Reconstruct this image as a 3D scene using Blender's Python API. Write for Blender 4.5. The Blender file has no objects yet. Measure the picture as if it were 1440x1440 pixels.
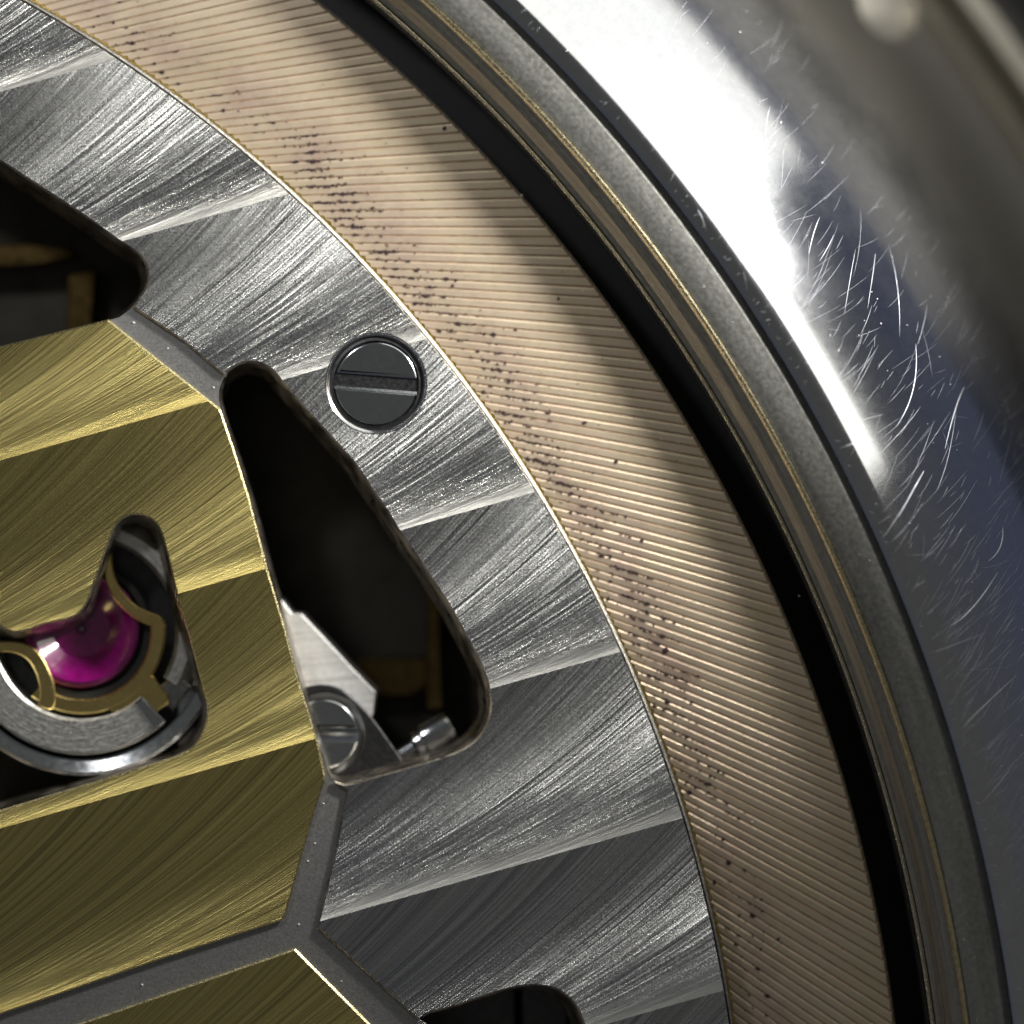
import bpy, bmesh, math, random
from mathutils import Vector
from math import sin, cos, pi, sqrt, radians, atan2, hypot, acos

S = bpy.context.scene
COL = S.collection
S.unit_settings.system = 'METRIC'
S.unit_settings.scale_length = 0.001        # one unit = one millimetre

# ------------------------------------------------------------------ camera, world, lamps, exposure
D = 50.0
cam_d = bpy.data.cameras.new('camera')
cam = bpy.data.objects.new('camera', cam_d); COL.objects.link(cam)
cam.location = (0, 0, D)
cam_d.sensor_width = 36
cam_d.lens = 36 * D / 14.4
cam_d.clip_start = 0.5; cam_d.clip_end = 400
cam_d.dof.use_dof = True
cam_d.dof.focus_distance = D - 0.6
cam_d.dof.aperture_fstop = cam_d.lens * 1e-3 / 3.0
S.camera = cam
S.render.resolution_x = 1024; S.render.resolution_y = 1024
S.view_settings.view_transform = 'Standard'
S.view_settings.look = 'None'
S.view_settings.exposure = 0.0
S.view_settings.gamma = 1.0

W = bpy.data.worlds.new('World'); S.world = W; W.use_nodes = True
wt = W.node_tree
tc = wt.nodes.new('ShaderNodeTexCoord'); sx_ = wt.nodes.new('ShaderNodeSeparateXYZ'); wr = wt.nodes.new('ShaderNodeValToRGB')
wt.links.new(tc.outputs['Generated'], sx_.inputs[0]); wt.links.new(sx_.outputs[2], wr.inputs[0])
wr.color_ramp.elements[0].position = .15; wr.color_ramp.elements[0].color = (.064, .073, .112, 1)
wr.color_ramp.elements[1].position = .6; wr.color_ramp.elements[1].color = (.080, .079, .073, 1)
wt.links.new(wr.outputs[0], wt.nodes['Background'].inputs[0])
wt.nodes['Background'].inputs[1].default_value = 0.9


def lamp(name, kind, loc, target, power, color, **kw):
    l = bpy.data.lights.new(name, kind); l.energy = power; l.color = color
    for k, v in kw.items(): setattr(l, k, v)
    o = bpy.data.objects.new(name, l); COL.objects.link(o)
    o.location = loc
    o.rotation_euler = (Vector(target) - Vector(loc)).to_track_quat('-Z', 'Y').to_euler()
    return o


lamp('torch', 'SPOT', (9.2, 9.0, 6.9), (-2.5, 4.2, 0), 20500, (1.0, 0.97, 0.90),
     spot_size=radians(88), spot_blend=1.0, shadow_soft_size=1.05)
lamp('strip_light', 'AREA', (6.0, 15.2, 6.9), (1.6, 9.7, 1.9), 780, (1.0, 0.98, 0.88),
     shape='RECTANGLE', size=15.0, size_y=11.0)
lamp('small_strip', 'AREA', (11.6, 7.3, 8.3), (4.0, 2.6, 1.2), 150, (1.0, 0.96, 0.84),  # extra lamp added to draw the bezel highlight out to a tapered tip
     shape='RECTANGLE', size=7.0, size_y=3.3)
lamp('flank_fill', 'AREA', (24, 21, -4.6), (6, 7, -3), 75, (1.0, 0.96, 0.88),  # added fill lamp, no real window: lifts the dark outer flank
     shape='RECTANGLE', size=16, size_y=7)
lamp('stripe_fill', 'AREA', (-13, 16, 17), (-3, 0, 0), 1520, (1.0, 0.985, 0.95),  # added lamp, placed to bring out the bright bands of the Geneva stripes
     shape='DISK', size=2.4)

# ------------------------------------------------------------------ helpers
CX, CY = -16.33, -9.98                       # axis of the watch


def P(px, py, z=0.4):
    """pixel of the 1440 px photograph -> point of the plane at height z"""
    s = (D - z) / D
    return ((px - 720) / 100 * s, (720 - py) / 100 * s)


def pts(lst, z=0.4): return [P(x, y, z) for x, y in lst]


def polar(r, deg, c=(CX, CY)): return (c[0] + r * cos(radians(deg)), c[1] + r * sin(radians(deg)))


def arc(c, r, a0, a1, n): return [polar(r, a0 + (a1 - a0) * i / n, c) for i in range(n + 1)]


def smooth(loop, sub=4):
    """closed Catmull-Rom through the points"""
    out = []; n = len(loop)
    for i in range(n):
        p0, p1, p2, p3 = (Vector(loop[(i + k - 1) % n]) for k in range(4))
        for j in range(sub):
            t = j / sub
            out.append(tuple(0.5 * ((2 * p1) + (p2 - p0) * t + (2 * p0 - 5 * p1 + 4 * p2 - p3) * t * t
                                    + (3 * p1 - p0 - 3 * p2 + p3) * t ** 3)))
    return out


def smooth_open(l, sub=4):
    out = []
    for i in range(len(l) - 1):
        p0 = Vector(l[max(i - 1, 0)]); p1 = Vector(l[i]); p2 = Vector(l[i + 1]); p3 = Vector(l[min(i + 2, len(l) - 1)])
        for j in range(sub):
            t = j / sub
            out.append(tuple(0.5 * ((2 * p1) + (p2 - p0) * t + (2 * p0 - 5 * p1 + 4 * p2 - p3) * t * t
                                    + (3 * p1 - p0 - 3 * p2 + p3) * t ** 3)))
    out.append(tuple(l[-1]))
    return out


def chamfer_corners(loop, d):
    out = []; n = len(loop)
    for i in range(n):
        a, b, c = Vector(loop[i - 1]), Vector(loop[i]), Vector(loop[(i + 1) % n])
        u = (a - b); v = (c - b)
        k = min(d, u.length * .4, v.length * .4)
        p, q = b + u.normalized() * k, b + v.normalized() * k
        for t in (0, .33, .67, 1):
            out.append(tuple(p * (1 - t) ** 2 + b * 2 * t * (1 - t) + q * t * t))
    return out


def link(name, me, mat, parent=None, loc=(0, 0, 0)):
    o = bpy.data.objects.new(name, me); COL.objects.link(o)
    if mat is not None:
        me.materials.clear(); me.materials.append(mat)
    o.location = loc
    if parent is not None: o.parent = parent
    return o


def thing(name, label, cat, loc=(0, 0, 0), group=None):
    o = bpy.data.objects.new(name, None); COL.objects.link(o)
    o.empty_display_size = .3
    o.location = loc
    o['label'] = label; o['category'] = cat
    if group: o['group'] = group
    return o


def extrude(name, loops, z0, z1, bev, mat, parent, bres=0, smooth_faces=False, side=None):
    """flat part with holes: outlines (world XY), bottom z0, top z1, chamfer bev"""
    off = parent.location if parent is not None else Vector((0, 0, 0))
    cu = bpy.data.curves.new('tmp', 'CURVE'); cu.dimensions = '2D'; cu.fill_mode = 'BOTH'
    half = (z1 - z0) / 2
    cu.extrude = max(half - bev, 0.0); cu.bevel_depth = bev; cu.bevel_resolution = bres
    cu.offset = -bev
    for lp in loops:
        sp = cu.splines.new('POLY'); sp.points.add(len(lp) - 1); sp.use_cyclic_u = True
        for p, (x, y) in zip(sp.points, lp): p.co = (x - off.x, y - off.y, 0, 1)
    tmp = bpy.data.objects.new('tmp', cu); COL.objects.link(tmp)
    dg = bpy.context.evaluated_depsgraph_get(); dg.update()
    me = bpy.data.meshes.new_from_object(tmp.evaluated_get(dg))
    bpy.data.objects.remove(tmp); bpy.data.curves.remove(cu)
    me.name = name
    zc = (z0 + z1) / 2 - off.z
    for v in me.vertices: v.co.z += zc
    me.polygons.foreach_set('use_smooth', [smooth_faces] * len(me.polygons))
    o = link(name, me, mat, parent)
    if side is not None:
        me.materials.append(side)
        for f in me.polygons:
            if f.normal.z < .95: f.material_index = 1
    return o


def lathe(name, prof, mat, parent, c=(CX, CY), n=360, closed=False, a0=0, a1=360, sm=True):
    off = parent.location if parent is not None else Vector((0, 0, 0))
    full = abs(a1 - a0) >= 360
    m = n if full else n + 1
    V = []; F = []
    for i in range(m):
        a = radians(a0 + (a1 - a0) * i / n)
        for r, z in prof:
            V.append((c[0] + r * cos(a) - off.x, c[1] + r * sin(a) - off.y, z - off.z))
    k = len(prof)
    for i in range(n):
        j = (i + 1) % m
        for q in range(k if closed else k - 1):
            q2 = (q + 1) % k
            F.append((i * k + q, j * k + q, j * k + q2, i * k + q2))
    me = bpy.data.meshes.new(name); me.from_pydata(V, [], F)
    bm = bmesh.new(); bm.from_mesh(me)
    if not full and closed:
        bm.faces.new([bm.verts[0:k][i] for i in range(k)]) if False else None
    bmesh.ops.remove_doubles(bm, verts=bm.verts, dist=1e-6)
    bmesh.ops.recalc_face_normals(bm, faces=bm.faces)
    up = max(bm.faces, key=lambda f: f.calc_center_median().z)
    if not closed and up.normal.z < 0: bmesh.ops.reverse_faces(bm, faces=bm.faces)
    bm.to_mesh(me); bm.free()
    me.polygons.foreach_set('use_smooth', [sm] * len(me.polygons))
    if sm: me.set_sharp_from_angle(angle=radians(32))
    return link(name, me, mat, parent)


# ------------------------------------------------------------------ materials
class NT:
    def __init__(s, name):
        s.m = bpy.data.materials.new(name); s.m.use_nodes = True
        s.t = s.m.node_tree; s.b = s.t.nodes['Principled BSDF']

    def n(s, typ, **kw):
        x = s.t.nodes.new(typ)
        for k, v in kw.items(): setattr(x, k, v)
        return x

    def put(s, sock, v):
        if isinstance(v, bpy.types.NodeSocket): s.t.links.new(v, sock)
        else: sock.default_value = v

    def M(s, op, a, b=0.0, c=0.0):
        x = s.n('ShaderNodeMath', operation=op)
        for i, v in enumerate((a, b, c)): s.put(x.inputs[i], v)
        return x.outputs[0]

    def xyz(s, a, b, c):
        x = s.n('ShaderNodeCombineXYZ')
        for i, v in enumerate((a, b, c)): s.put(x.inputs[i], v)
        return x.outputs[0]

    def noise(s, vec, scale, detail=2.0, rough=.5, dist=0.0):
        x = s.n('ShaderNodeTexNoise')
        s.put(x.inputs['Vector'], vec); x.inputs['Scale'].default_value = scale
        x.inputs['Detail'].default_value = detail; x.inputs['Roughness'].default_value = rough
        x.inputs['Distortion'].default_value = dist
        return x.outputs['Fac']

    def ramp(s, fac, stops, interp='LINEAR'):
        x = s.n('ShaderNodeValToRGB'); s.put(x.inputs[0], fac)
        e = x.color_ramp.elements; x.color_ramp.interpolation = interp
        while len(e) < len(stops): e.new(.5)
        for q, (p, c) in zip(e, stops):
            q.position = p; q.color = (c if isinstance(c, tuple) else (c, c, c)) + ((1,) if not (isinstance(c, tuple) and len(c) == 4) else ())
        return x.outputs[0]

    def mr(s, v, a, b, c, d):
        x = s.n('ShaderNodeMapRange')
        for i, q in enumerate((v, a, b, c, d)): s.put(x.inputs[i], q)
        return x.outputs[0]

    def bump(s, h, strength, dist, normal=None):
        x = s.n('ShaderNodeBump'); s.put(x.inputs['Height'], h)
        x.inputs['Strength'].default_value = strength; x.inputs['Distance'].default_value = dist
        if normal is not None: s.put(x.inputs['Normal'], normal)
        return x.outputs[0]

    def mix(s, f, a, b):
        x = s.n('ShaderNodeMix', data_type='RGBA')
        s.put(x.inputs['Factor'], f)
        for sock, v in ((x.inputs[6], a), (x.inputs[7], b)):
            s.put(sock, v if isinstance(v, bpy.types.NodeSocket) else tuple(v) + ((1,) if len(v) == 3 else ()))
        return x.outputs[2]

    def co(s):
        """world position (nothing here is rotated)"""
        return s.n('ShaderNodeNewGeometry').outputs['Position']

    def sep(s, v):
        x = s.n('ShaderNodeSeparateXYZ'); s.put(x.inputs[0], v); return x.outputs


def metal(name, col, rough=.3, met=1.0, noise=6.0, var=.15, bump=.0, bscale=40.0, spec=.5, rvar=.12):
    n = NT(name); p = n.co()
    a = n.noise(p, noise, 4, .6)
    lo = tuple(c * (1 - var) for c in col); hi = tuple(min(c * (1 + var), 1) for c in col)
    n.put(n.b.inputs['Base Color'], n.mix(n.mr(a, .3, .7, 0, 1), lo, hi))
    n.b.inputs['Metallic'].default_value = met
    n.put(n.b.inputs['Roughness'], n.mr(n.noise(p, noise * 2.3, 4), .3, .7, max(rough - rvar, .02), rough + rvar))
    if bump: n.put(n.b.inputs['Normal'], n.bump(n.noise(p, bscale, 3, .6), bump, .02))
    return n.m


def striped(name, col, rough, scratch, seed):
    """straight Geneva stripes with arcs left by the rotating tool"""
    n = NT(name); o = n.sep(n.co())
    A = radians(15.9); PIT = 2.47; R = 16.0
    u = n.M('ADD', n.M('MULTIPLY', o[0], cos(A)), n.M('MULTIPLY', o[1], sin(A)))
    v = n.M('ADD', n.M('MULTIPLY', o[0], -sin(A)), n.M('MULTIPLY', o[1], cos(A)))
    q = n.M('DIVIDE', n.M('SUBTRACT', v, .18), PIT)
    f = n.M('FRACT', q); k = n.M('FLOOR', q)
    w = n.M('MAXIMUM', n.M('MULTIPLY', f, PIT), .002)
    d = n.M('SQRT', n.M('SUBTRACT', n.M('MULTIPLY', w, 2 * R), n.M('MULTIPLY', w, w)))
    s = n.M('ADD', n.M('SUBTRACT', u, d), n.M('MULTIPLY', k, 17.3 + seed))
    alpha = n.M('ARCCOSINE', n.M('SUBTRACT', 1.0, n.M('DIVIDE', w, R)))
    ang = n.M('ADD', alpha, A)
    T = n.xyz(n.M('MULTIPLY', n.M('SINE', ang), -1.0), n.M('COSINE', ang), 0.0)
    n.put(n.b.inputs['Tangent'], T)
    # scratches
    s1 = n.noise(n.xyz(n.M('MULTIPLY', s, 9.0), n.M('MULTIPLY', w, .12), n.M('MULTIPLY', k, 7.1)), 1.0, 3, .65)
    s2 = n.noise(n.xyz(n.M('MULTIPLY', s, 26.0), n.M('MULTIPLY', w, .35), n.M('MULTIPLY', k, 3.7)), 1.0, 2, .6)
    gr = n.noise(n.co(), 38.0, 2, .6)
    prof = n.M('MULTIPLY', n.M('EXPONENT', n.M('MULTIPLY', w, -9.0)), 1.0)
    h = n.M('ADD', n.M('MULTIPLY', s1, 1.0), n.M('MULTIPLY', s2, .6))
    h = n.M('ADD', h, n.M('MULTIPLY', gr, .022))
    b1 = n.bump(h, scratch, .06)
    b2 = n.bump(n.M('MULTIPLY', prof, .09), 1.0, 1.0, b1)
    n.put(n.b.inputs['Normal'], b2)
    n.put(n.b.inputs['Base Color'], n.mix(n.mr(n.M('ADD', n.M('MULTIPLY', s2, .5), n.M('MULTIPLY', s1, .5)), .38, .62, 0, 1), tuple(c * .6 for c in col), tuple(min(1, c * 1.2) for c in col)))  # micro-shadow of the scratches is mixed into the base colour
    n.b.inputs['Metallic'].default_value = 1.0
    n.put(n.b.inputs['Roughness'], n.M('ADD', n.mr(gr, .35, .65, rough - .05, rough + .06), n.M('MULTIPLY', prof, .24)))
    n.b.inputs['Anisotropic'].default_value = .82
    return n.m


def gilt_mat():
    n = NT('gilt_plate'); p = n.co(); o = n.sep(p)
    dx = n.M('SUBTRACT', o[0], CX); dy = n.M('SUBTRACT', o[1], CY)
    r = n.M('SQRT', n.M('ADD', n.M('MULTIPLY', dx, dx), n.M('MULTIPLY', dy, dy)))
    big = n.noise(p, .9, 4, .6)
    base = n.mix(n.mr(big, .35, .65, 0, 1), (.67, .57, .41), (.73, .61, .475))
    fine = n.noise(p, 14, 3, .6)
    base = n.mix(n.mr(fine, .45, .75, 0, .35), base, (.55, .43, .34))
    # purplish tarnish band near the rotor edge
    band = n.M('MULTIPLY', n.mr(r, 19.6, 20.0, 0, 1), n.mr(r, 20.25, 20.85, 1, 0))
    tar = n.M('MULTIPLY', band, n.mr(n.noise(p, 1.6, 4, .65), .38, .62, 0, .5))
    base = n.mix(tar, base, (.46, .31, .29))
    n.put(n.b.inputs['Base Color'], base)
    n.b.inputs['Metallic'].default_value = .75
    n.put(n.b.inputs['Roughness'], n.mr(fine, .3, .7, .40, .52))
    n.put(n.b.inputs['Normal'], n.bump(n.noise(p, 55, 2), .12, .02))
    return n.m


def polished_case():
    n = NT('polished_steel'); p = n.co()
    sm = n.noise(p, .55, 5, .65); fi = n.noise(p, 7, 4, .7); o = n.sep(p)
    dx = n.M('SUBTRACT', o[0], CX); dy = n.M('SUBTRACT', o[1], CY)
    r = n.M('SQRT', n.M('ADD', n.M('MULTIPLY', dx, dx), n.M('MULTIPLY', dy, dy)))
    sat = n.mr(n.M('ADD', r, n.M('MULTIPLY', sm, .8)), 25.3, 27.4, 0, 1)      # polished crown, satin flank
    n.put(n.b.inputs['Base Color'], n.mix(sat, n.mix(n.mr(fi, .3, .7, 0, 1), (.58, .60, .65), (.66, .675, .72)), (.60, .575, .52)))
    n.b.inputs['Metallic'].default_value = 1
    n.put(n.b.inputs['Roughness'], n.M('ADD', n.M('ADD', n.mr(sm, .3, .75, .09, .13), n.mr(fi, .3, .8, 0, .02)), n.M('MULTIPLY', sat, .30)))
    n.put(n.b.inputs['Normal'], n.bump(n.noise(p, 24, 3, .65), .012, .02))
    return n.m


def brushed_ring(name, col, rough, amt, c=(CX, CY), freq=40.0, met=1.0, ani=.7):
    """turned metal: fine circular lines about the point c"""
    n = NT(name); p = n.co(); o = n.sep(p)
    dx = n.M('SUBTRACT', o[0], c[0]); dy = n.M('SUBTRACT', o[1], c[1])
    r = n.M('SQRT', n.M('ADD', n.M('MULTIPLY', dx, dx), n.M('MULTIPLY', dy, dy)))
    a = n.M('ARCTAN2', dy, dx)
    l = n.noise(n.xyz(n.M('MULTIPLY', r, freq), n.M('MULTIPLY', a, 6.0), n.M('MULTIPLY', o[2], freq)), 1, 3, .65)
    g = n.noise(p, 16, 4, .65)
    n.put(n.b.inputs['Base Color'], n.mix(n.mr(n.M('ADD', n.M('MULTIPLY', l, .7), n.M('MULTIPLY', g, .3)), .3, .7, 0, 1),
                                          tuple(c_ * .6 for c_ in col), tuple(min(1, c_ * 1.25) for c_ in col)))
    n.b.inputs['Metallic'].default_value = met
    n.put(n.b.inputs['Roughness'], n.mr(g, .3, .7, rough - .08, rough + .1))
    n.put(n.b.inputs['Normal'], n.bump(l, amt, .02))
    return n.m


def ruby_mat():
    n = NT('ruby')
    p = n.co(); g = n.noise(p, 9, 3, .6)
    n.put(n.b.inputs['Base Color'], n.mix(n.mr(g, .3, .7, 0, 1), (.17, .0015, .10), (.27, .003, .17)))
    n.b.inputs['Roughness'].default_value = .12
    n.b.inputs['IOR'].default_value = 1.76
    n.b.inputs['Coat Weight'].default_value = .6
    n.b.inputs['Coat Roughness'].default_value = .03
    n.b.inputs['Subsurface Weight'].default_value = .15
    n.b.inputs['Subsurface Radius'].default_value = (.5, .1, .35)
    n.b.inputs['Subsurface Scale'].default_value = .3
    return n.m


M = dict(
    steel=striped('striped_steel', (.62, .62, .60), .26, .8, 0.0),
    gold=striped('striped_gold', (.78, .65, .25), .34, .55, 2.9),
    brass_edge=metal('brass_edge', (.42, .30, .09), .38, 1, 30, .4, .4, 40),
    channel=metal('engraved_channel', (.33, .33, .335), .5, .85, 22, .15, .14, 45),
    gilt=gilt_mat(),
    dust=metal('pale_dust', (.75, .74, .70), .8, 0, 20, .1),
    groove=metal('brown_groove', (.44, .33, .235), .55, .6, 5, .25),
    stain=metal('dark_stain', (.030, .012, .014), .7, .1, 20, .3),
    case=polished_case(),
    flank=metal('satin_flank', (.36, .345, .31), .5, 1, 1.2, .08, .0, 20, rvar=.04),
    rim=brushed_ring('grained_rim', (.30, .30, .285), .50, .5, freq=3.0, met=.9),
    band=brushed_ring('turned_band', (.42, .40, .34), .40, .5, freq=26.0),
    lip=metal('bright_lip', (.74, .66, .45), .22, 1, 18, .25, .2, 30),
    black=metal('black_holder', (.012, .013, .015), .6, 0, 8, .2),
    dark=metal('dark_plate', (.055, .053, .048), .5, .9, 1.2, .2, .0, 12),
    bronze=metal('bronze', (.13, .09, .035), .35, 1, 7, .25, .1, 20),
    polish=metal('polished_screw', (.58, .61, .65), .15, 1, 5, .06, .02, 20, rvar=.03),
    wall=metal('opening_wall', (.42, .38, .32), .36, 1, 2.6, .75, .3, 40),
    bevel=metal('bright_bevel', (.42, .41, .385), .42, 1, 22, .45, .5, 60),
    gold_bevel=metal('gold_bevel', (.80, .70, .38), .30, 1, 16, .2, .2, 50),
    grey=metal('grey_steel', (.34, .34, .35), .34, 1, 9, .15, .08, 30),
    dkgrey=metal('dark_grey_steel', (.075, .075, .08), .40, .9, 9, .15, .1, 40),
    bright=brushed_ring('brushed_bright', (.92, .92, .90), .45, .3, c=(-6.4, 40.0), freq=22.0, met=.35),
    clip=metal('gold_spring', (.84, .66, .27), .24, 1, 8, .08, .0, 30, rvar=.04),
    ring=brushed_ring('turned_setting', (.80, .80, .78), .42, .5, c=P(115, 888, -.1), freq=26.0),
    scratch=metal('bright_scratch', (.46, .48, .54), .42, .5, 10, .1),
    ruby=ruby_mat(),
    table=metal('dark_table', (.02, .021, .026), .7, 0, .8, .3, .2, 5),
)

# ------------------------------------------------------------------ setting: the dark surface underneath
me = bpy.data.meshes.new('table_top')
me.from_pydata([(-120, -120, -9), (120, -120, -9), (120, 120, -9), (-120, 120, -9)], [], [(0, 1, 2, 3)])
tb = link('table_top', me, M['table']); tb['kind'] = 'structure'

# ------------------------------------------------------------------ the case
case = thing('watch_case', 'scratched polished steel watch case ring curving round the open movement', 'watch case', (CX, CY, -8.99))


def dome_z(r):
    tab = [(23.40, 1.18), (23.48, 1.26), (23.58, 1.28), (23.75, 1.22), (24.0, 1.10), (24.5, .83), (25.0, .51),
           (25.6, .04), (26.4, -.85), (27.0, -1.95), (27.8, -3.4), (28.6, -4.4)]
    for (r0, z0), (r1, z1) in zip(tab, tab[1:]):
        if r <= r1:
            t = (r - r0) / (r1 - r0)
            i = tab.index((r0, z0))
            m0 = (z1 - tab[i - 1][1]) / (r1 - tab[i - 1][0]) if i else (z1 - z0) / (r1 - r0)
            m1 = (tab[i + 2][1] - z0) / (tab[i + 2][0] - r0) if i + 2 < len(tab) else (z1 - z0) / (r1 - r0)
            h = r1 - r0
            return ((2 * t ** 3 - 3 * t * t + 1) * z0 + (t ** 3 - 2 * t * t + t) * h * m0
                    + (-2 * t ** 3 + 3 * t * t) * z1 + (t ** 3 - t * t) * h * m1)
    return tab[-1][1]


prof = [(23.40, -1.2), (23.40, 1.20)] + [(23.40 + (26.5 - 23.40) * i / 44, dome_z(23.40 + (26.5 - 23.40) * i / 44)) for i in range(1, 45)] + [(26.5, -1.2)]
lathe('polished_bezel', prof, M['case'], case, n=420, closed=True)
# satin flank with a wrench notch cut into it
fl = [(26.503, -6.5)] + [(26.503, dome_z(26.5) - .02)] + [(26.6 + 2.0 * i / 14, dome_z(26.6 + 2.0 * i / 14)) for i in range(15)] + [(28.75, -4.7), (28.8, -6.5)]
flank = lathe('case_flank', fl, M['case'], case, n=300, closed=True)
nx, ny = P(1252, -20, -3.6)
na = atan2(ny - CY, nx - CX)
cut = []
for i in range(17):
    a = pi + pi * i / 16
    cut.append((nx + .50 * cos(a), ny - .28 + .55 * sin(a)))
cut = cut + [(nx + .50, ny + 1.2), (nx - .50, ny + 1.2)]
cutter = extrude('cutter', [cut], -5.3, 3, .0, None, None)
bm = bmesh.new(); bm.from_mesh(cutter.data); bmesh.ops.remove_doubles(bm, verts=bm.verts, dist=1e-5)
for v in bm.verts:
    if v.co.z < 0: v.co.z = .45 * (dome_z(min(max(hypot(v.co.x - CX, v.co.y - CY), 26.6), 28.5)) - .9) - .55 * 4.5
bmesh.ops.recalc_face_normals(bm, faces=bm.faces); bm.to_mesh(cutter.data); bm.free()
md = flank.modifiers.new('notch', 'BOOLEAN'); md.object = cutter; md.operation = 'DIFFERENCE'; md.solver = 'EXACT'
dg = bpy.context.evaluated_depsgraph_get(); dg.update()
me2 = bpy.data.meshes.new_from_object(flank.evaluated_get(dg))
flank.modifiers.clear(); flank.data = me2
me2.set_sharp_from_angle(angle=radians(32))
bpy.data.objects.remove(cutter)
lathe('case_body', [(28.802, -6.5), (28.82, -5.2), (28.90, -5.35), (29.05, -5.3), (29.18, -4.9), (29.32, -4.65), (29.60, -4.65), (29.85, -4.9),
                    (30.0, -5.4), (30.05, -8.9), (22.0, -8.9), (22.0, -6.5)], M['flank'], case, n=300, closed=True)
lathe('grained_rim', [(22.83, .2), (22.83, 1.05), (22.93, 1.10), (23.12, 1.14), (23.28, 1.15), (23.33, 1.10), (23.397, 1.04), (23.397, .2)],
      M['rim'], case, n=420, closed=True)
lathe('bright_lip', [(22.735, .7), (22.735, 1.03), (22.76, 1.07), (22.80, 1.07), (22.827, 1.04), (22.827, .7)], M['lip'], case, n=420, closed=True)
lathe('turned_band', [(22.39, .1), (22.40, .66), (22.47, .70), (22.49, .75), (22.55, .80), (22.59, .90), (22.69, .97), (22.732, .99), (22.732, .1)],
      M['band'], case, n=420, closed=True)
lathe('bright_lip', [(22.33, .1), (22.33, .62), (22.36, .65), (22.387, .64), (22.387, .1)], M['lip'], case, n=420, closed=True)
lathe('holder_ring', [(21.6, -1.6), (23.2, -1.6), (23.2, .2), (22.32, .2), (22.32, -.05), (22.95, -.05), (22.95, -1.3), (21.6, -1.3)], M['black'], case, n=240, closed=True)  # black movement holder filling the gap between gilt ring and case

# scratches on the polished steel: burrs thrown up along each one
random.seed(11)


def scratch_mesh(paths):
    V = []; F = []
    for path, wd in paths:
        base = len(V); n = len(path)
        for i, (x, y) in enumerate(path):
            a = path[max(i - 1, 0)]; b = path[min(i + 1, n - 1)]
            tx, ty = b[0] - a[0], b[1] - a[1]; L = hypot(tx, ty) or 1
            nxx, nyy = -ty / L, tx / L
            k = wd * (.15 + sin(pi * i / (n - 1)) ** .7) * .5
            for sgn, hh in ((-1, .0), (0, .45), (1, .0)):
                X, Y = x + nxx * k * sgn, y + nyy * k * sgn
                rr = hypot(X - CX, Y - CY)
                zz = dome_z(min(max(rr, 23.41), 27.7))
                V.append((X - CX, Y - CY, zz + .0015 + hh * k + 8.99))
        for i in range(n - 1):
            q = base + 3 * i
            F += [(q, q + 3, q + 4, q + 1), (q + 1, q + 4, q + 5, q + 2)]
    me = bpy.data.meshes.new('scratch_marks'); me.from_pydata(V, [], F)
    bm = bmesh.new(); bm.from_mesh(me); bmesh.ops.recalc_face_normals(bm, faces=bm.faces)
    if sum(f.normal.z for f in bm.faces) < 0: bmesh.ops.reverse_faces(bm, faces=bm.faces)
    bm.to_mesh(me); bm.free()
    return me


paths = []


def add_scratch(x, y, ang, ln, bend, wd, n=7):
    pth = []; a = ang
    for i in range(n):
        pth.append((x, y)); x += ln / n * cos(a); y += ln / n * sin(a); a += bend / n
    if all(23.46 < hypot(px - CX, py - CY) < 26.45 for px, py in pth): paths.append((pth, wd))


for i in range(2600):
    th = random.uniform(-8, 52)
    r = 23.45 + 2.7 * random.random() ** 1.3
    x, y = polar(r, th)
    ang = radians(random.gauss(46, 10)) if random.random() < .85 else radians(random.uniform(-20, 110))
    dens = 1.0 if th < 22 else .5 if th < 33 else .2
    if random.random() > dens: continue
    ln = random.choice((.15, .25, .4, .6, .9)) * random.uniform(.7, 1.4)
    add_scratch(x, y, ang, ln, random.gauss(.22, .1), random.uniform(.0015, .0036))
for i in range(70):                                     # short nicks along the inner edge
    th = random.uniform(-6, 48); x, y = polar(23.47, th)
    add_scratch(x, y, radians(random.gauss(th - 10, 28)), random.uniform(.04, .13), random.gauss(0, .1), random.uniform(.003, .006), 4)
for i in range(80):                                     # dents and specks
    th = random.uniform(-8, 50); r = random.uniform(23.5, 26.2); x, y = polar(r, th)
    add_scratch(x, y, random.uniform(0, 6), random.uniform(.02, .05), 0, random.uniform(.008, .020), 4)
big = [((1262, 600), (1290, 545), (1296, 480), .030), ((1262, 728), (1285, 690), (1302, 662), .05), ((1234, 762), (1250, 742), (1285, 690), .022),
       ((1335, 630), (1355, 570), (1370, 540), .045), ((1320, 690), (1340, 640), (1355, 570), .018),
       ((1335, 880), (1370, 855), (1410, 805), .050), ((1395, 790), (1415, 770), (1420, 740), .05),
       ((1300, 920), (1345, 905), (1390, 890), .016), ((1178, 632), (1210, 622), (1245, 625), .018), ((1180, 600), (1215, 590), (1245, 582), .014),
       ((1080, 205), (1083, 165), (1090, 140), .022), ((1050, 240), (1078, 215), (1097, 195), .022), ((1140, 355), (1148, 325), (1158, 300), .03),
       ((1155, 365), (1168, 345), (1178, 325), .024), ((1190, 440), (1200, 390), (1210, 345), .014), ((1225, 430), (1235, 380), (1240, 350), .014),
       ((1272, 470), (1272, 400), (1262, 340), .012), ((1300, 480), (1310, 450), (1318, 420), .014), ((1350, 1025), (1375, 1000), (1435, 950), .03),
       ((1375, 1130), (1405, 1100), (1425, 1075), .022), ((1235, 640), (1275, 600), (1300, 570), .012), ((1130, 510), (1150, 515), (1165, 520), .016),
       ((1128, 490), (1145, 498), (1168, 500), .014)]
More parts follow.
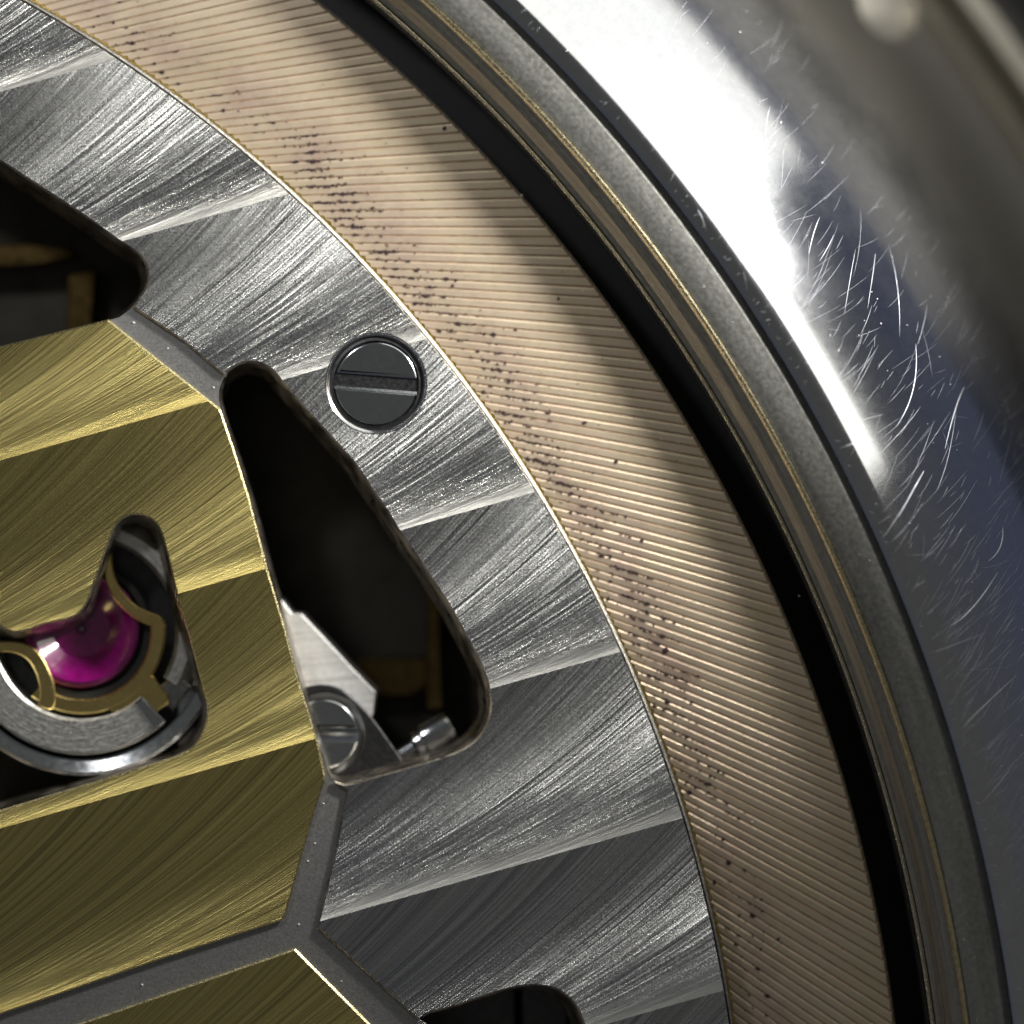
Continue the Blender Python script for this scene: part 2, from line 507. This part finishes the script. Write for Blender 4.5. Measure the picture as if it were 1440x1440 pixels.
for a, b, c, wd in big:
    pth = []
    for i in range(13):
        t = i / 12
        x = a[0] * (1 - t) ** 2 + (4 * b[0] - a[0] - c[0]) / 2 * 2 * t * (1 - t) + c[0] * t * t
        y = a[1] * (1 - t) ** 2 + (4 * b[1] - a[1] - c[1]) / 2 * 2 * t * (1 - t) + c[1] * t * t
        pth.append(P(x, y, 1.1))
    paths.append((pth, wd * .42))
sc = link('scratch_marks', scratch_mesh(paths), M['scratch'], case); sc['kind'] = 'stuff'

# ------------------------------------------------------------------ gilt ring with engine-turned lines
plate = thing('gilt_ring', 'tarnished gilt ring with fine engraved lines and dark specks beside the rotor', 'movement ring', (CX, CY, -1.25))
NG = 765; RHO = 14.0
tp = [(0, 0), (.06, .0), (.16, -.015), (.26, 0), (.32, .002), (.92, .005)]
rad = [18.6, 19.2, 19.7, 20.2, 20.7, 21.2, 21.6, 21.86]
V = []; F = []
m = NG * len(tp)
jit = [random.gauss(0, .00018) for _ in range(NG)]
for r in rad:
    beta = acos(RHO / r)
    for g in range(NG):
        for t, z in tp:
            a = 2 * pi * (g + t) / NG - beta + jit[g]
            V.append((r * cos(a), r * sin(a), z + 1.25))
for k in range(len(rad) - 1):
    for i in range(m):
        j = (i + 1) % m
        F.append((k * m + i, (k + 1) * m + i, (k + 1) * m + j, k * m + j))
b0 = len(V)
for dr, z in ((.04, -.04), (.04, -1.25)):                # outer chamfer and wall
    beta = acos(RHO / 21.86)
    for g in range(NG):
        for t, _ in tp:
            a = 2 * pi * (g + t) / NG - beta + jit[g]
            V.append(((21.86 + dr) * cos(a), (21.86 + dr) * sin(a), z + 1.25))
k0 = (len(rad) - 1) * m
for i in range(m):
    j = (i + 1) % m
    F.append((k0 + i, b0 + i, b0 + j, k0 + j)); F.append((b0 + i, b0 + m + i, b0 + m + j, b0 + j))
me = bpy.data.meshes.new('engraved_plate'); me.from_pydata(V, [], F)
me.polygons.foreach_set('use_smooth', [False] * len(me.polygons))
link('engraved_plate', me, M['gilt'], plate)
me.materials.append(M['groove'])                         # darker brown for the cut lines
nt = len(tp)
for q in range((len(rad) - 1) * m):
    if q % nt in (1, 2): me.polygons[q].material_index = 1

# dark specks caught in the lines
V = []; F = []
random.seed(4)


def speck(x, y, sx, sy, ang, z):
    b = len(V); n = 7
    for i in range(n):
        a = 2 * pi * i / n; q = random.uniform(.55, 1.15)
        dx, dy = cos(a) * sx * q, sin(a) * sy * q
        V.append((x + dx * cos(ang) - dy * sin(ang) - CX, y + dx * sin(ang) + dy * cos(ang) - CY, z + 1.25))
    F.append(tuple(range(b, b + n)))
    c = len(V); V.append((x - CX, y - CY, z + .006 + 1.25))
    F.pop()
    for i in range(n): F.append((b + i, b + (i + 1) % n, c))


for g in range(NG):
    th0 = 360 * (g + .15) / NG
    for _ in range(2):
        rc = 20.04 + random.gauss(0, .12)
        thv = (th0 - math.degrees(acos(RHO / rc))) % 360
        if not (4 < thv < 64): continue
        mid = (1.15 if 17 < thv < 50 else .25) * (.72 + .28 * sin(thv * .9 + 1.0) * sin(thv * .37))
        rc += .10 * sin(thv * .55) + .05 * sin(thv * 1.7)
        nsp = int(random.choice((6, 10, 14, 20, 30)) * mid)
        spread = random.uniform(.05, .24)
        for i in range(nsp):
            r = rc + random.gauss(-.05, spread)
            if r < 19.72: continue
            a = radians(th0) - acos(RHO / r) + jit[g]
            x, y = CX + r * cos(a), CY + r * sin(a)
            dirn = a + acos(RHO / r) - pi / 2
            big_ = random.random() < .12
            speck(x, y + random.gauss(0, .012), random.choice((.009, .014, .021, .038)) * random.uniform(.8, 1.2) * (1.3 if big_ else 1), random.uniform(.008, .015) * (2.3 if big_ else 1), dirn, .012)
for i in range(150):
    r = random.uniform(19.8, 21.7); x, y = polar(r, random.uniform(0, 66)); q = random.uniform(.005, .013)
    speck(x, y, q, q * .8, 0, .014)
for px, py, q in ((625, 180, .05), (822, 594, .04), (866, 650, .04), (902, 760, .04), (935, 915, .06), (1025, 1213, .05), (695, 470, .04), (716, 537, .04), (637, 402, .04), (785, 420, .03)):
    x, y = P(px, py, 0); speck(x, y, q, q * .8, random.random() * 3, .016)
me = bpy.data.meshes.new('dark_specks'); me.from_pydata(V, [], F)
sp = link('dark_specks', me, M['stain'], plate); sp['kind'] = 'stuff'

# ------------------------------------------------------------------ dark main plate seen through the openings
mp = thing('main_plate', 'dark bronze main plate deep below the rotor openings', 'main plate', (CX, CY, -2.6))
lathe('dark_disc', [(0, -2.6), (21.5, -2.6), (21.5, -2.2), (0, -2.2)], M['dark'], mp, n=160)

# ------------------------------------------------------------------ the rotor
rotor = thing('winding_rotor', 'openworked steel and gold winding rotor with Geneva stripes and hexagonal panels', 'rotor', (CX, CY, .10))
ZT = .40
holeA = [(-330, 60), (-120, 150), (0, 227), (60, 266), (115, 302), (165, 338), (195, 358), (206, 378), (205, 400), (194, 420), (172, 441),
         (152, 449), (80, 467), (0, 487), (-150, 525), (-330, 575)]
holeB_out = [(312, 577), (308, 556), (311, 540), (320, 524), (336, 513), (355, 510), (371, 514), (384, 523), (396, 537), (421, 567), (447, 596), (474, 625),
             (500, 655), (523, 690), (543, 718), (560, 746), (597, 800), (630, 850), (658, 901), (676, 935), (686, 965), (689, 993), (684, 1016), (669, 1039),
             (644, 1056), (600, 1071), (555, 1084), (524, 1093), (500, 1100), (483, 1102), (470, 1097), (460, 1085)]
gold_right = [(310, 575), (330, 634), (350, 698), (377, 803), (400, 880), (420, 957), (434, 1000), (447, 1043), (457, 1090)]
holeC = [(113, 862), (136, 811), (156, 755), (164, 739), (176, 728), (192, 724), (209, 728), (222, 741), (232, 768), (249, 838), (268, 905), (284, 965),
         (291, 992), (287, 1022), (270, 1050), (246, 1063), (187, 1082), (125, 1101), (62, 1120), (0, 1139), (-90, 1165), (-150, 1150), (-175, 1080),
         (-170, 960), (-150, 850), (-110, 790), (-70, 785), (-40, 830), (-15, 866), (8, 884), (28, 889), (62, 878)]
holeD = [(590, 1436), (640, 1416), (700, 1396), (732, 1388), (760, 1387), (786, 1394), (806, 1411), (818, 1434), (823, 1465), (815, 1510), (780, 1560), (700, 1590), (640, 1560), (600, 1500)]

hA, hB, hC, hD = (smooth(pts(h), 4) for h in (holeA, holeB_out + [(434, 1000), (400, 880), (377, 803), (350, 698), (330, 634)], holeC, holeD))


def shift(loop, dx, dy): return [(x + dx, y + dy) for x, y in loop]


def inset(loop, d):
    """move a closed outline inwards (towards its own inside) by d"""
    n = len(loop); area = sum(loop[i - 1][0] * loop[i][1] - loop[i][0] * loop[i - 1][1] for i in range(n))
    s = 1 if area > 0 else -1
    out = []
    for i in range(n):
        ax, ay = loop[i - 1]; bx, by = loop[(i + 1) % n]
        tx, ty = bx - ax, by - ay; L = hypot(tx, ty) or 1
        out.append((loop[i][0] - ty / L * d * s, loop[i][1] + tx / L * d * s))
    return out


def wall(loop, z0, z1, d, dx, dy, mat):
    """tapering wall of an opening, from the top outline down to a smaller one"""
    lo = shift(inset(loop, d), dx, dy); n = len(loop); o_ = rotor.location
    V = [(x - o_.x, y - o_.y, z1 - o_.z) for x, y in loop]
    mid = [(a[0] * .72 + b[0] * .28, a[1] * .72 + b[1] * .28) for a, b in zip(loop, lo)]
    V += [(x - o_.x, y - o_.y, z1 - .10 - o_.z) for x, y in mid]
    V += [(x - o_.x, y - o_.y, z0 - o_.z) for x, y in lo]
    V += [(x - o_.x, y - o_.y, z0 - .3 - o_.z) for x, y in lo]
    F = []
    for k in range(3):
        for i in range(n):
            j = (i + 1) % n
            F.append((k * n + i, k * n + j, (k + 1) * n + j, (k + 1) * n + i))
    me = bpy.data.meshes.new('opening_wall'); me.from_pydata(V, [], F)
    bm = bmesh.new(); bm.from_mesh(me); bm.normal_update()
    if sum(f.normal.z for f in bm.faces) < 0: bmesh.ops.reverse_faces(bm, faces=bm.faces)
    bm.to_mesh(me); bm.free()
    return link('opening_wall', me, mat, rotor)


for lp, d, dx, dy in ((hA, .06, -.07, -.06), (hB, .07, -.08, -.03), (hC, .08, -.08, -.06), (hD, .07, -.08, -.04)):
    wall(inset(lp, -.006), -.25, .3255, d + .03, dx, dy, M['wall'])
# serrated brass edge
edge = []
for i in range(2160):
    a = 360 * i / 2160
    edge.append(polar(19.655 + (.022 if i % 2 else -.008) + random.gauss(0, .006), a))
extrude('base_plate', [arc((CX, CY), 19.55, 0, 359.5, 719), inset(hA, -.01), inset(hB, -.01), inset(hC, -.01), inset(hD, -.01)], .10, .325, .0, M['channel'], rotor)
extrude('brass_rim', [edge, arc((CX, CY), 19.30, 0, 359.5, 719)], .327, .350, .0, M['brass_edge'], rotor)

# steel panel: outer arc, then back along the inner boundary
ch_top = pts([(185, 432), (200, 442), (257, 480), (317, 531)])
inner = (pts([(-330, 60), (-120, 150), (0, 227), (60, 266), (115, 302), (165, 338), (195, 358), (206, 378), (205, 400), (194, 420), (185, 432)]))
innerB = pts(holeB_out[3:-1])
ch_low = pts([(470, 1097), (487, 1112), (470, 1200), (445, 1305), (510, 1364), (590, 1437), (700, 1540), (900, 1720), (980, 1800)])
outer_arc = arc((CX, CY), 19.592, -42, 112, 900)
steel = outer_arc + [polar(15.2, 112), polar(13.6, 100)] + smooth_open(inner, 4) + ch_top[1:] + smooth_open(innerB, 4) + ch_low[1:] + [polar(14.0, -38)]
screw_c = P(529, 539)
extrude('steel_panel', [steel, arc(screw_c, .66, 0, 355, 71), hD], .327, ZT, .030, M['steel'], rotor, side=M['wall'])

lathe('bright_edge', [(19.588, .4012), (19.620, .385), (19.636, .352)], M['bevel'], rotor, n=720, a0=-42, a1=112)
# gold hexagon panels
hexg = pts([(152, 449)]) + pts(gold_right) + pts([(456, 1100), (443, 1140), (423, 1210), (403, 1283), (398, 1293), (392, 1296), (233, 1347), (0, 1427), (-180, 1488),
                                                    (-330, 1380), (-480, 1000), (-420, 590), (-330, 575), (-150, 525), (0, 487), (80, 467)])
extrude('gold_panel', [hexg, hC], .327, ZT, .026, M['gold'], rotor, side=M['gold_bevel'])
hex2 = pts([(415, 1334), (560, 1480), (760, 1650), (740, 2000), (300, 2200), (-200, 1900), (-180, 1540), (0, 1478), (130, 1433)])
extrude('gold_panel', [hex2], .327, ZT, .026, M['gold'], rotor, side=M['gold_bevel'])

# ------------------------------------------------------------------ screws


def screw(label, c, r, z0, z1, slot_deg, slot_w, group):
    t = thing('slotted_screw', label, 'screw', (c[0], c[1], z0), group)
    sa = radians(slot_deg)
    for s in (1, -1):
        # half-moon heads either side of the slot
        lp = []
        k = acos(slot_w / 2 / r)
        for i in range(41):
            a = -k + 2 * k * i / 40 + pi / 2 * 1
            x, y = r * cos(a), r * sin(a)
            if s < 0: x, y = -x, -y
            lp.append((c[0] + x * cos(sa) - y * sin(sa), c[1] + x * sin(sa) + y * cos(sa)))
        extrude('head_half', [lp], z0 + .002, z1, .05, M['polish'], t, bres=6)
    w = slot_w / 2 + .02
    zs = z1 - z0
    V = []
    for xx in (-r * .985, r * .985):
        for yy, zz in ((-w, zs - .018), (-slot_w * .42, zs - .035), (slot_w * .12, zs - .10), (w, zs - .13)):
            V.append((xx * cos(sa) - yy * sin(sa), xx * sin(sa) + yy * cos(sa), zz))
    me = bpy.data.meshes.new('slot_floor'); me.from_pydata(V, [], [(i, i + 4, i + 5, i + 1) for i in range(3)])
    link('slot_floor', me, M['polish'], t)
    return t


screw('polished slotted screw set flush in the striped steel rotor', screw_c, .585, .12, .37, -4.5, .20, 'slotted screws')
# the screw seat is drilled through the steel panel: a dark cup under the head
cup = rotor
lathe('seat_ring', [(.0, .329), (.655, .329), (.655, .345), (.60, .36), (.60, .3295), (0, .3295)][:4] + [(.60, .332)], M['dkgrey'], cup, c=screw_c, n=64)
lathe('bright_chamfer', [(.652, .34), (.668, .385), (.700, .4045), (.712, .4015)], M['polish'], cup, c=screw_c, n=96)

# ------------------------------------------------------------------ under the large opening
br = thing('balance_bridge', 'bright brushed steel bridge under the large rotor opening', 'bridge', (*P(440, 920, -1), -2.2))
zb = -.38
extrude('bridge_plate', [pts([(250, 760), (330, 790), (397, 845), (411, 863), (424, 863), (440, 880), (458, 899), (495, 939), (528, 973), (524, 1004), (470, 1150), (250, 1150)], zb)],
        -1.2, zb, .02, M['bright'], br)
ck = thing('clamp_plate', 'dark grey rounded clamp plate holding the lower screw', 'clamp', (*P(480, 1040, -.6), -.378))
zk = -.20
s2 = P(455, 1032, zk)
lp = pts([(300, 1240), (300, 1000), (400, 975), (431, 966), (453, 963), (477, 968), (496, 982), (522, 1008), (566, 1070), (590, 1110), (600, 1240)], zk)
extrude('clamp_body', [smooth(lp, 3), arc(s2, .58, 0, 354, 59)], -.377, zk, .02, M['dkgrey'], ck)
screw('polished slotted screw half hidden by the gold panel below the steel rotor', s2, .50, -.37, -.15, -1.5, .16, 'slotted screws')
st = thing('regulator_stud', 'small shiny steel stud lying in the corner of the large opening', 'stud', (*P(600, 1045, -.9), -2.2))


def cyl(name, a, b, prof_, mat, parent, n=28):
    """turned pin from a to b: prof_ lists (t along, radius)"""
    a = Vector(a); b = Vector(b); d = (b - a); L = d.length; d.normalize()
    u = d.orthogonal().normalized(); v = d.cross(u); off = parent.location
    V = []; F = []
    for t, r in prof_:
        for i in range(n):
            q = 2 * pi * i / n
            V.append(tuple(a + d * (t * L) + u * (r * cos(q)) + v * (r * sin(q)) - off))
    for k in range(len(prof_) - 1):
        for i in range(n):
            F.append((k * n + i, k * n + (i + 1) % n, (k + 1) * n + (i + 1) % n, (k + 1) * n + i))
    me = bpy.data.meshes.new(name); me.from_pydata(V, [], F)
    bm = bmesh.new(); bm.from_mesh(me); bmesh.ops.remove_doubles(bm, verts=bm.verts, dist=1e-6)
    bmesh.ops.recalc_face_normals(bm, faces=bm.faces); bm.to_mesh(me); bm.free()
    me.polygons.foreach_set('use_smooth', [True] * len(me.polygons)); me.set_sharp_from_angle(angle=radians(35))
    return link(name, me, mat, parent)


za = -.6
cyl('stud_head', (*P(596, 1042, za), za), (*P(637, 1019, za), za), [(0, 0), (0, .2), (.06, .225), (.88, .225), (.97, .20), (1, .16), (1, .0)], M['polish'], st)
cyl('stud_collar', (*P(584, 1049, za), za), (*P(597, 1041.5, za), za), [(0, 0), (0, .15), (.2, .175), (.8, .175), (1, .15), (1, 0)], M['polish'], st)
thr = [(0, 0)]
for i in range(8): thr += [(i / 8 + .01, .095), (i / 8 + .06, .13)]
cyl('stud_thread', (*P(535, 1078, za), za), (*P(585, 1048.5, za), za), thr + [(1, .095), (1, 0)], M['polish'], st)

for nm, lab, poly, z0, z1, mt in (
    ('brass_pillar', 'dim brass pillar standing in the right side of the large opening', [(600, 830), (618, 830), (624, 1000), (598, 1000)], -2.19, -1.5, 'bronze'),
    ('train_bridge', 'dim brown bridge edge across the bottom of the large opening', [(500, 925), (602, 925), (602, 966), (575, 980), (500, 980)], -2.19, -1.85, 'bronze'),
    ('winding_bar', 'faint brass bar crossing the upper left opening', [(-200, 345), (40, 342), (90, 347), (110, 360), (60, 372), (-200, 385)], -2.19, -1.6, 'bronze'),
    ('winding_post', 'faint brown post near the tip of the upper left opening', [(95, 385), (135, 378), (128, 470), (92, 480)], -2.19, -1.7, 'bronze'),
    ('steel_bridge', 'dark grey bridge showing in the rounded opening at the bottom edge', [(732, 1360), (790, 1370), (800, 1420), (795, 1600), (735, 1600)], -1.3, -.7, 'dkgrey'),
    ('steel_cover', 'smooth dark cover left of the grey bridge in the bottom opening', [(560, 1360), (724, 1360), (729, 1600), (560, 1600)], -1.3, -.75, 'dkgrey'),
):
    c = P(sum(p[0] for p in poly) / len(poly), sum(p[1] for p in poly) / len(poly), z1)
    t = thing(nm, lab, nm.split('_')[1], (c[0], c[1], z0))
    extrude('body', [chamfer_corners(pts(poly, z1), .06)], z0, z1, .03, M[mt], t)

# ------------------------------------------------------------------ jewel setting in the gold opening
jc = P(115, 888, .0)
js = thing('shock_setting', 'ruby jewel in a turned steel setting with a gold spring clip inside the gold opening', 'jewel setting', (jc[0], jc[1], -2.2))


def jp(lst, z): return pts(lst, z)


lathe('setting_block', [(0, -2.19), (2.06, -2.19), (2.06, -0.320), (1.98, -0.260), (1.80, -0.260), (1.78, -0.600), (0, -0.600)], M['dkgrey'], js, c=jc, n=120)
lathe('polished_ring', [(1.80, -0.500), (1.80, -0.040), (1.82, -.070), (1.98, .0), (2.03, -.040), (2.03, -0.320)], M['polish'], js, c=jc, n=160)
# turned steel ring, open at the lower right where it ends in a step
for a0, a1 in ((150, 312), (-30, 75)):
    rp = [(1.23, -0.500), (1.23, -0.040), (1.27, 0.000), (1.70, 0.000), (1.74, -0.040), (1.74, -0.500)] if a0 > 0 else [(1.30, -0.500), (1.30, -0.200), (1.36, -0.120), (1.52, -0.120), (1.66, -0.250), (1.74, -0.500)]
    lathe('steel_ring', rp, M['ring'], js, c=jc, n=80, a0=a0, a1=a1)
# step at the ring's end
sx = lambda r, a: polar(r, a, jc)
extrude('ring_step', [[sx(1.25, 306), sx(1.73, 306), sx(1.73, 313), sx(1.25, 313)]], -.4, .03, .03, M['polish'], js)
extrude('clip_tab', [[sx(1.28, 318), sx(1.70, 318), sx(1.72, 333), sx(1.45, 335)]], -.4, -.15, .03, M['grey'], js)
# gold spring: ring with a lug at lower right and two inward loops
zc = -.06
lathe('clip_ring', [(.96, zc - .2), (.955, zc - .03), (.985, zc), (1.14, zc), (1.17, zc - .03), (1.17, zc - .2)], M['clip'], js, c=jc, n=96, a0=-128, a1=8)
lug = smooth(jp([(140, 985), (185, 965), (212, 950), (222, 960), (238, 985), (222, 1000), (182, 1030), (172, 1020), (165, 1005), (152, 998)], zc), 3)
extrude('clip_lug', [lug], zc - .2, zc - .003, .02, M['clip'], js)
loop1 = smooth(jp([(233, 883), (205, 878), (178, 862), (158, 838), (148, 812), (150, 785), (156, 772), (158, 795), (163, 815), (174, 834), (192, 852), (214, 862), (226, 868)], zc + .02), 4)
extrude('clip_loop', [loop1], zc - .12, zc + .02, .02, M['clip'], js)
loop2 = smooth(jp([(-30, 925), (0, 917), (25, 920), (42, 932), (52, 952), (56, 975), (54, 992), (72, 998), (78, 985), (76, 962), (68, 940), (55, 918), (35, 905), (5, 902), (-30, 910)], zc + .02), 4)
extrude('clip_loop', [loop2], zc - .12, zc + .02, .02, M['clip'], js)
lathe('dark_well', [(.84, -.25), (.86, -.20), (.95, -.20), (.97, -.25)], M['black'], js, c=jc, n=96)
# ruby: dished cup with a small pivot hole, and the slightly domed cap over it
bowl = [(0.0, -.40), (.07, -.40), (.085, -.36), (.2, -.37), (.40, -.36), (.42, -.335), (.6, -.25), (.74, -.10), (.79, -.12), (.83, -.16), (.83, -.6), (0, -.6)]
lathe('ruby_jewel', bowl, M['ruby'], js, c=P(112, 885, -.1), n=96)
lathe('jewel_seat', [(0, -.605), (.9, -.605), (.92, -.3), (.86, -.28)], M['polish'], js, c=jc, n=64)
lathe('pivot', [(0, -.33), (.02, -.335), (.045, -.37), (.045, -.44), (0, -.44)], M['polish'], js, c=P(112, 885, -.1), n=24)

# ------------------------------------------------------------------ stray dust
random.seed(23)
V = []; F = []


def mote(x, y, z, q):
    b = len(V)
    for i in range(5):
        a = 2 * pi * i / 5; k = q * random.uniform(.5, 1.1)
        V.append((x + k * cos(a), y + k * sin(a), z))
    V.append((x, y, z + q * .7))
    for i in range(5): F.append((b + i, b + (i + 1) % 5, b + 5))


for px, py, z in ((733, 275, .01), (1124, 838, .01), (1139, 958, .01), (1197, 1192, .01), (1058, 1156, .01), (930, 618, .01), (955, 622, .01), (635, 197, .01), (1005, 1280, .01),
                  (1090, 1330, .01), (820, 410, .01), (760, 420, .01), (188, 454, .33), (236, 490, .33), (300, 545, .33), (443, 1186, .33), (433, 1211, .33), (420, 1300, .33),
                  (200, 1385, .33), (480, 1380, .33), (455, 1130, .33)):
    x, y = P(px, py, z); mote(x, y, z, random.uniform(.012, .024))
for i in range(90):
    r = random.uniform(19.9, 21.8); x, y = polar(r, random.uniform(-4, 62)); mote(x, y, .009, random.uniform(.004, .010))
for i in range(60):
    r = random.uniform(22.9, 23.3); x, y = polar(r, random.uniform(-4, 55)); mote(x, y, 1.145, random.uniform(.004, .011))
me = bpy.data.meshes.new('dust'); me.from_pydata(V, [], F)
du = link('dust', me, M['dust']); du['kind'] = 'stuff'; du['label'] = 'pale specks of dust scattered over the gilt ring and grey channels'; du['category'] = 'dust'
